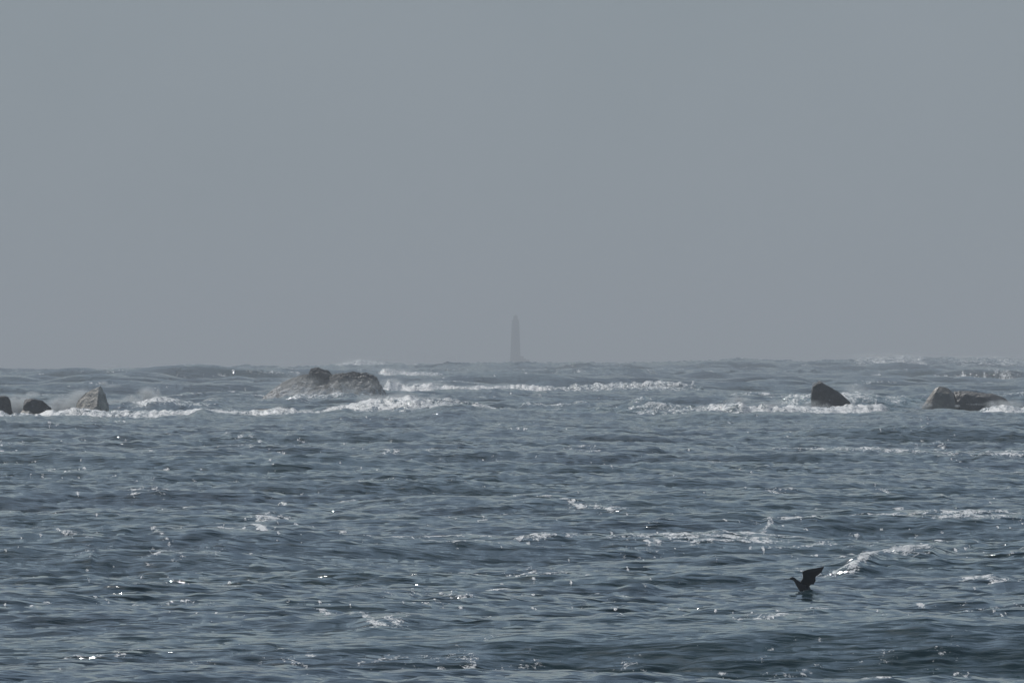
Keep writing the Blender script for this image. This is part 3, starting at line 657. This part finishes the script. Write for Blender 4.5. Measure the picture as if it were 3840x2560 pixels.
def mist(label, blobs, dens, nsc=1.2):
    '''drifting spray: one closed box whose volume density is a sum of soft puffs broken by noise'''
    N_ = N('spray_mist'); C_ = []
    for px, py, d, rx, ry, dep, k in blobs:
        c = at(px, py, d); C_.append((c, (rx*d/F, dep, ry*d/F), k))
    lo = Vector([min(c[i]-r[i] for c, r, k in C_) for i in range(3)]); hi = Vector([max(c[i]+r[i] for c, r, k in C_) for i in range(3)])
    pos = N_.t.nodes.new('ShaderNodeNewGeometry').outputs['Position']; tot = None
    for c, r, k in C_:
        a = N_.t.nodes.new('ShaderNodeVectorMath'); a.operation = 'SUBTRACT'; N_.set(a, 0, pos); N_.set(a, 1, tuple(c))
        b = N_.t.nodes.new('ShaderNodeVectorMath'); b.operation = 'DIVIDE'; N_.set(b, 0, a.outputs[0]); N_.set(b, 1, r)
        l = N_.t.nodes.new('ShaderNodeVectorMath'); l.operation = 'LENGTH'; N_.set(l, 0, b.outputs[0])
        v = N_.ramp(l.outputs['Value'], 1.0, .1, 0, k)
        tot = v if tot is None else N_.math('MAXIMUM', tot, v)
    nz = N_.noise(N_.coord((1, 1, 1.4), (0, .5, 0)), nsc, 5, .62, .5)
    den = N_.math('MULTIPLY', N_.math('MULTIPLY', tot, N_.ramp(nz, .36, .66)), dens)
    pv = N_.t.nodes.new('ShaderNodeVolumePrincipled'); N_.set(pv, 'Color', (.90, .965, 1, 1)); N_.set(pv, 'Density', den); N_.set(pv, 'Anisotropy', .6)
    N_.t.links.new(pv.outputs[0], N_.out.inputs['Volume'])
    c = (lo+hi)/2; bm = bmesh.new(); bmesh.ops.create_cube(bm, size=1)
    for v in bm.verts: v.co = Vector([v.co[i]*(hi[i]-lo[i]) for i in range(3)])
    o = bm_obj('spray_mist', bm, N_.m); o.location = c
    return tag(o, label, 'spray', None, 'stuff')

mist('thin mist drifting over the low reef', [(1120,1445,1246,130,60,4,1), (1330,1455,1244,170,50,4,.8), (1220,1480,1238,240,30,4,1)], .16, .6)
mist('pale mist of blown spray between the low dark rock and the pale spire', [(250,1520,941,95,42,2.0,1), (310,1490,942,70,42,1.8,.7), (215,1530,941,70,30,1.6,1), (75,1520,941,75,52,2.0,1), (120,1478,941,40,16,1.5,.5), (20,1555,940,80,30,1.5,.9)], 2.6)
mist('mist trailing from the wave crest right of the pale spire', [(500,1500,1013,60,26,1.6,.9), (555,1485,1013,60,42,1.8,1), (592,1475,1013,12,34,.8,1), (440,1508,1013,60,16,1.2,.7), (640,1505,1013,50,18,1.2,.8)], 2.0)
mist('thin tail of mist off the tip of the pale spire', [(390,1436,941,24,10,.8,1), (415,1446,941,50,10,.8,.8)], 1.3)
mist('mist blowing off the biggest breaker below the reef', [(1400,1500,927,90,30,2.5,1), (1500,1490,927,90,24,2.5,1), (1610,1496,927,110,18,2,.8)], .8)
mist('mist hanging over the foam either side of the dark slanting rock', [(2770,1505,927,60,32,2,1), (2900,1515,927,120,24,2,.7), (3050,1520,939,80,26,1.3,.9), (3215,1470,1013,90,40,2,.7), (3070,1436,951,30,14,.6,.8)], .8)
mist('mist over the surf at the right end of the long dark rock', [(3770,1518,939,100,30,2,1), (3460,1520,941,50,22,1.2,.8)], .9)
mist('veil of mist above the left part of the second breaker', [(1470,1437,1540,60,28,3,1), (1600,1443,1540,130,18,3,.8), (1850,1450,1540,200,12,3,.7)], .6)
mist('veil of spray above the far left breaker', [(720,1378,2610,170,16,8,1), (600,1386,2610,200,14,8,.7)], .12, .25)
mist('veil of spray above the skyline breaker at the far right', [(3340,1334,3070,220,18,10,1), (3690,1340,3070,200,14,10,.8)], .10, .2)
mist('faint veil of spray on the skyline near the reef', [(1345,1356,3610,90,20,10,1), (1490,1390,2310,130,18,8,.9)], .08, .2)
for o in list(col.objects):
    if o.name.startswith('spray_mist'): o.active_material.cycles.volume_step_rate = .3

# ------------------------------------------------------------------ air
me = bpy.data.meshes.new('haze')
b = bmesh.new(); bmesh.ops.create_cube(b, size=1); 
for v in b.verts: v.co = Vector((v.co.x*51000, v.co.y*51000, -8 if v.co.z < 0 else 62))
b.to_mesh(me); b.free()
hz = mesh_obj('haze', me); tag(hz, 'pale sea haze filling the air', kind='stuff')
Hm = bpy.data.materials.new('haze_air'); Hm.use_nodes = True; nt = Hm.node_tree; nt.nodes.clear()
o_ = nt.nodes.new('ShaderNodeOutputMaterial'); pv = nt.nodes.new('ShaderNodeVolumePrincipled')
pv.inputs['Color'].default_value = (.88, .94, .985, 1); pv.inputs['Density'].default_value = .000215; pv.inputs['Anisotropy'].default_value = 0.0
nt.links.new(pv.outputs[0], o_.inputs['Volume']); me.materials.append(Hm)

# ------------------------------------------------------------------ light
SUN_EL, SUN_AZ = math.radians(41), math.radians(-24)      # azimuth from +Y, negative = left
dirv = Vector((math.sin(SUN_AZ)*math.cos(SUN_EL), math.cos(SUN_AZ)*math.cos(SUN_EL), math.sin(SUN_EL)))
sl = bpy.data.lights.new('sun', 'SUN'); sl.energy = 3.0; sl.angle = math.radians(.55); sl.color = (1, .975, .935)
so = bpy.data.objects.new('sun', sl); col.objects.link(so); so.rotation_euler = dirv.to_track_quat('Z', 'Y').to_euler()
w = bpy.data.worlds.new('World'); sc.world = w; w.use_nodes = True; nt = w.node_tree; nt.nodes.clear()
out = nt.nodes.new('ShaderNodeOutputWorld'); bg = nt.nodes.new('ShaderNodeBackground')
sky = nt.nodes.new('ShaderNodeTexSky'); sky.sky_type = 'NISHITA'; sky.sun_disc = False
sky.sun_elevation = SUN_EL; sky.sun_rotation = SUN_AZ; sky.dust_density = .6; sky.air_density = 1.0
tc = nt.nodes.new('ShaderNodeTexCoord'); nz = nt.nodes.new('ShaderNodeTexNoise'); nz.inputs['Scale'].default_value = 9; nz.inputs['Detail'].default_value = 3
nt.links.new(tc.outputs['Generated'], nz.inputs['Vector'])
cr = nt.nodes.new('ShaderNodeMix'); cr.data_type = 'RGBA'
cr.inputs[6].default_value = (4.65, 5.65, 6.45, 1); cr.inputs[7].default_value = (5.35, 6.25, 7.15, 1)     # high cloud veil
nz2 = nt.nodes.new('ShaderNodeTexNoise'); nz2.inputs['Scale'].default_value = 42; nz2.inputs['Detail'].default_value = 4
nt.links.new(tc.outputs['Generated'], nz2.inputs['Vector'])
av = nt.nodes.new('ShaderNodeMath'); av.operation = 'MULTIPLY_ADD'; av.inputs[1].default_value = 1.1; nt.links.new(nz2.outputs['Fac'], av.inputs[0])
hf = nt.nodes.new('ShaderNodeMath'); hf.operation = 'MULTIPLY_ADD'; hf.inputs[1].default_value = .8; hf.inputs[2].default_value = -.45
nt.links.new(nz.outputs['Fac'], hf.inputs[0]); nt.links.new(hf.outputs[0], av.inputs[2]); nt.links.new(av.outputs[0], cr.inputs[0])
mx = nt.nodes.new('ShaderNodeMix'); mx.data_type = 'RGBA'; 
sx = nt.nodes.new('ShaderNodeSeparateXYZ'); nt.links.new(tc.outputs['Generated'], sx.inputs[0])
mr = nt.nodes.new('ShaderNodeMapRange'); mr.interpolation_type = 'SMOOTHSTEP'; nt.links.new(sx.outputs['Z'], mr.inputs[0])
for i_, v_ in ((1, .035), (2, .13), (3, .95), (4, .05)): mr.inputs[i_].default_value = v_      # the fog bank thins with height
nt.links.new(mr.outputs[0], mx.inputs[0])
nt.links.new(sky.outputs[0], mx.inputs[6]); nt.links.new(cr.outputs[2], mx.inputs[7])
nt.links.new(mx.outputs[2], bg.inputs['Color']); bg.inputs['Strength'].default_value = .05
nt.links.new(bg.outputs[0], out.inputs['Surface'])

# ------------------------------------------------------------------ camera
cd = bpy.data.cameras.new('camera'); cd.sensor_width = 36; cd.lens = 400; cd.clip_start = .5; cd.clip_end = 80000
cd.shift_y = (HY-1280)/3840
co = bpy.data.objects.new('camera', cd); col.objects.link(co); co.location = (0, 0, H); co.rotation_euler = (math.radians(90), 0, 0)
sc.camera = co
sc.view_settings.view_transform = 'Standard'; sc.view_settings.look = 'None'; sc.view_settings.exposure = 0; sc.view_settings.gamma = 1
cy = sc.cycles
cy.max_bounces = 8; cy.diffuse_bounces = 5; cy.glossy_bounces = 2; cy.transmission_bounces = 1; cy.volume_bounces = 0; cy.transparent_max_bounces = 6
cy.use_denoising = True
try: cy.denoiser = 'OPENIMAGEDENOISE'; cy.denoising_input_passes = 'RGB_ALBEDO_NORMAL'; cy.denoising_prefilter = 'ACCURATE'
except Exception: pass
cy.sample_clamp_indirect = 4
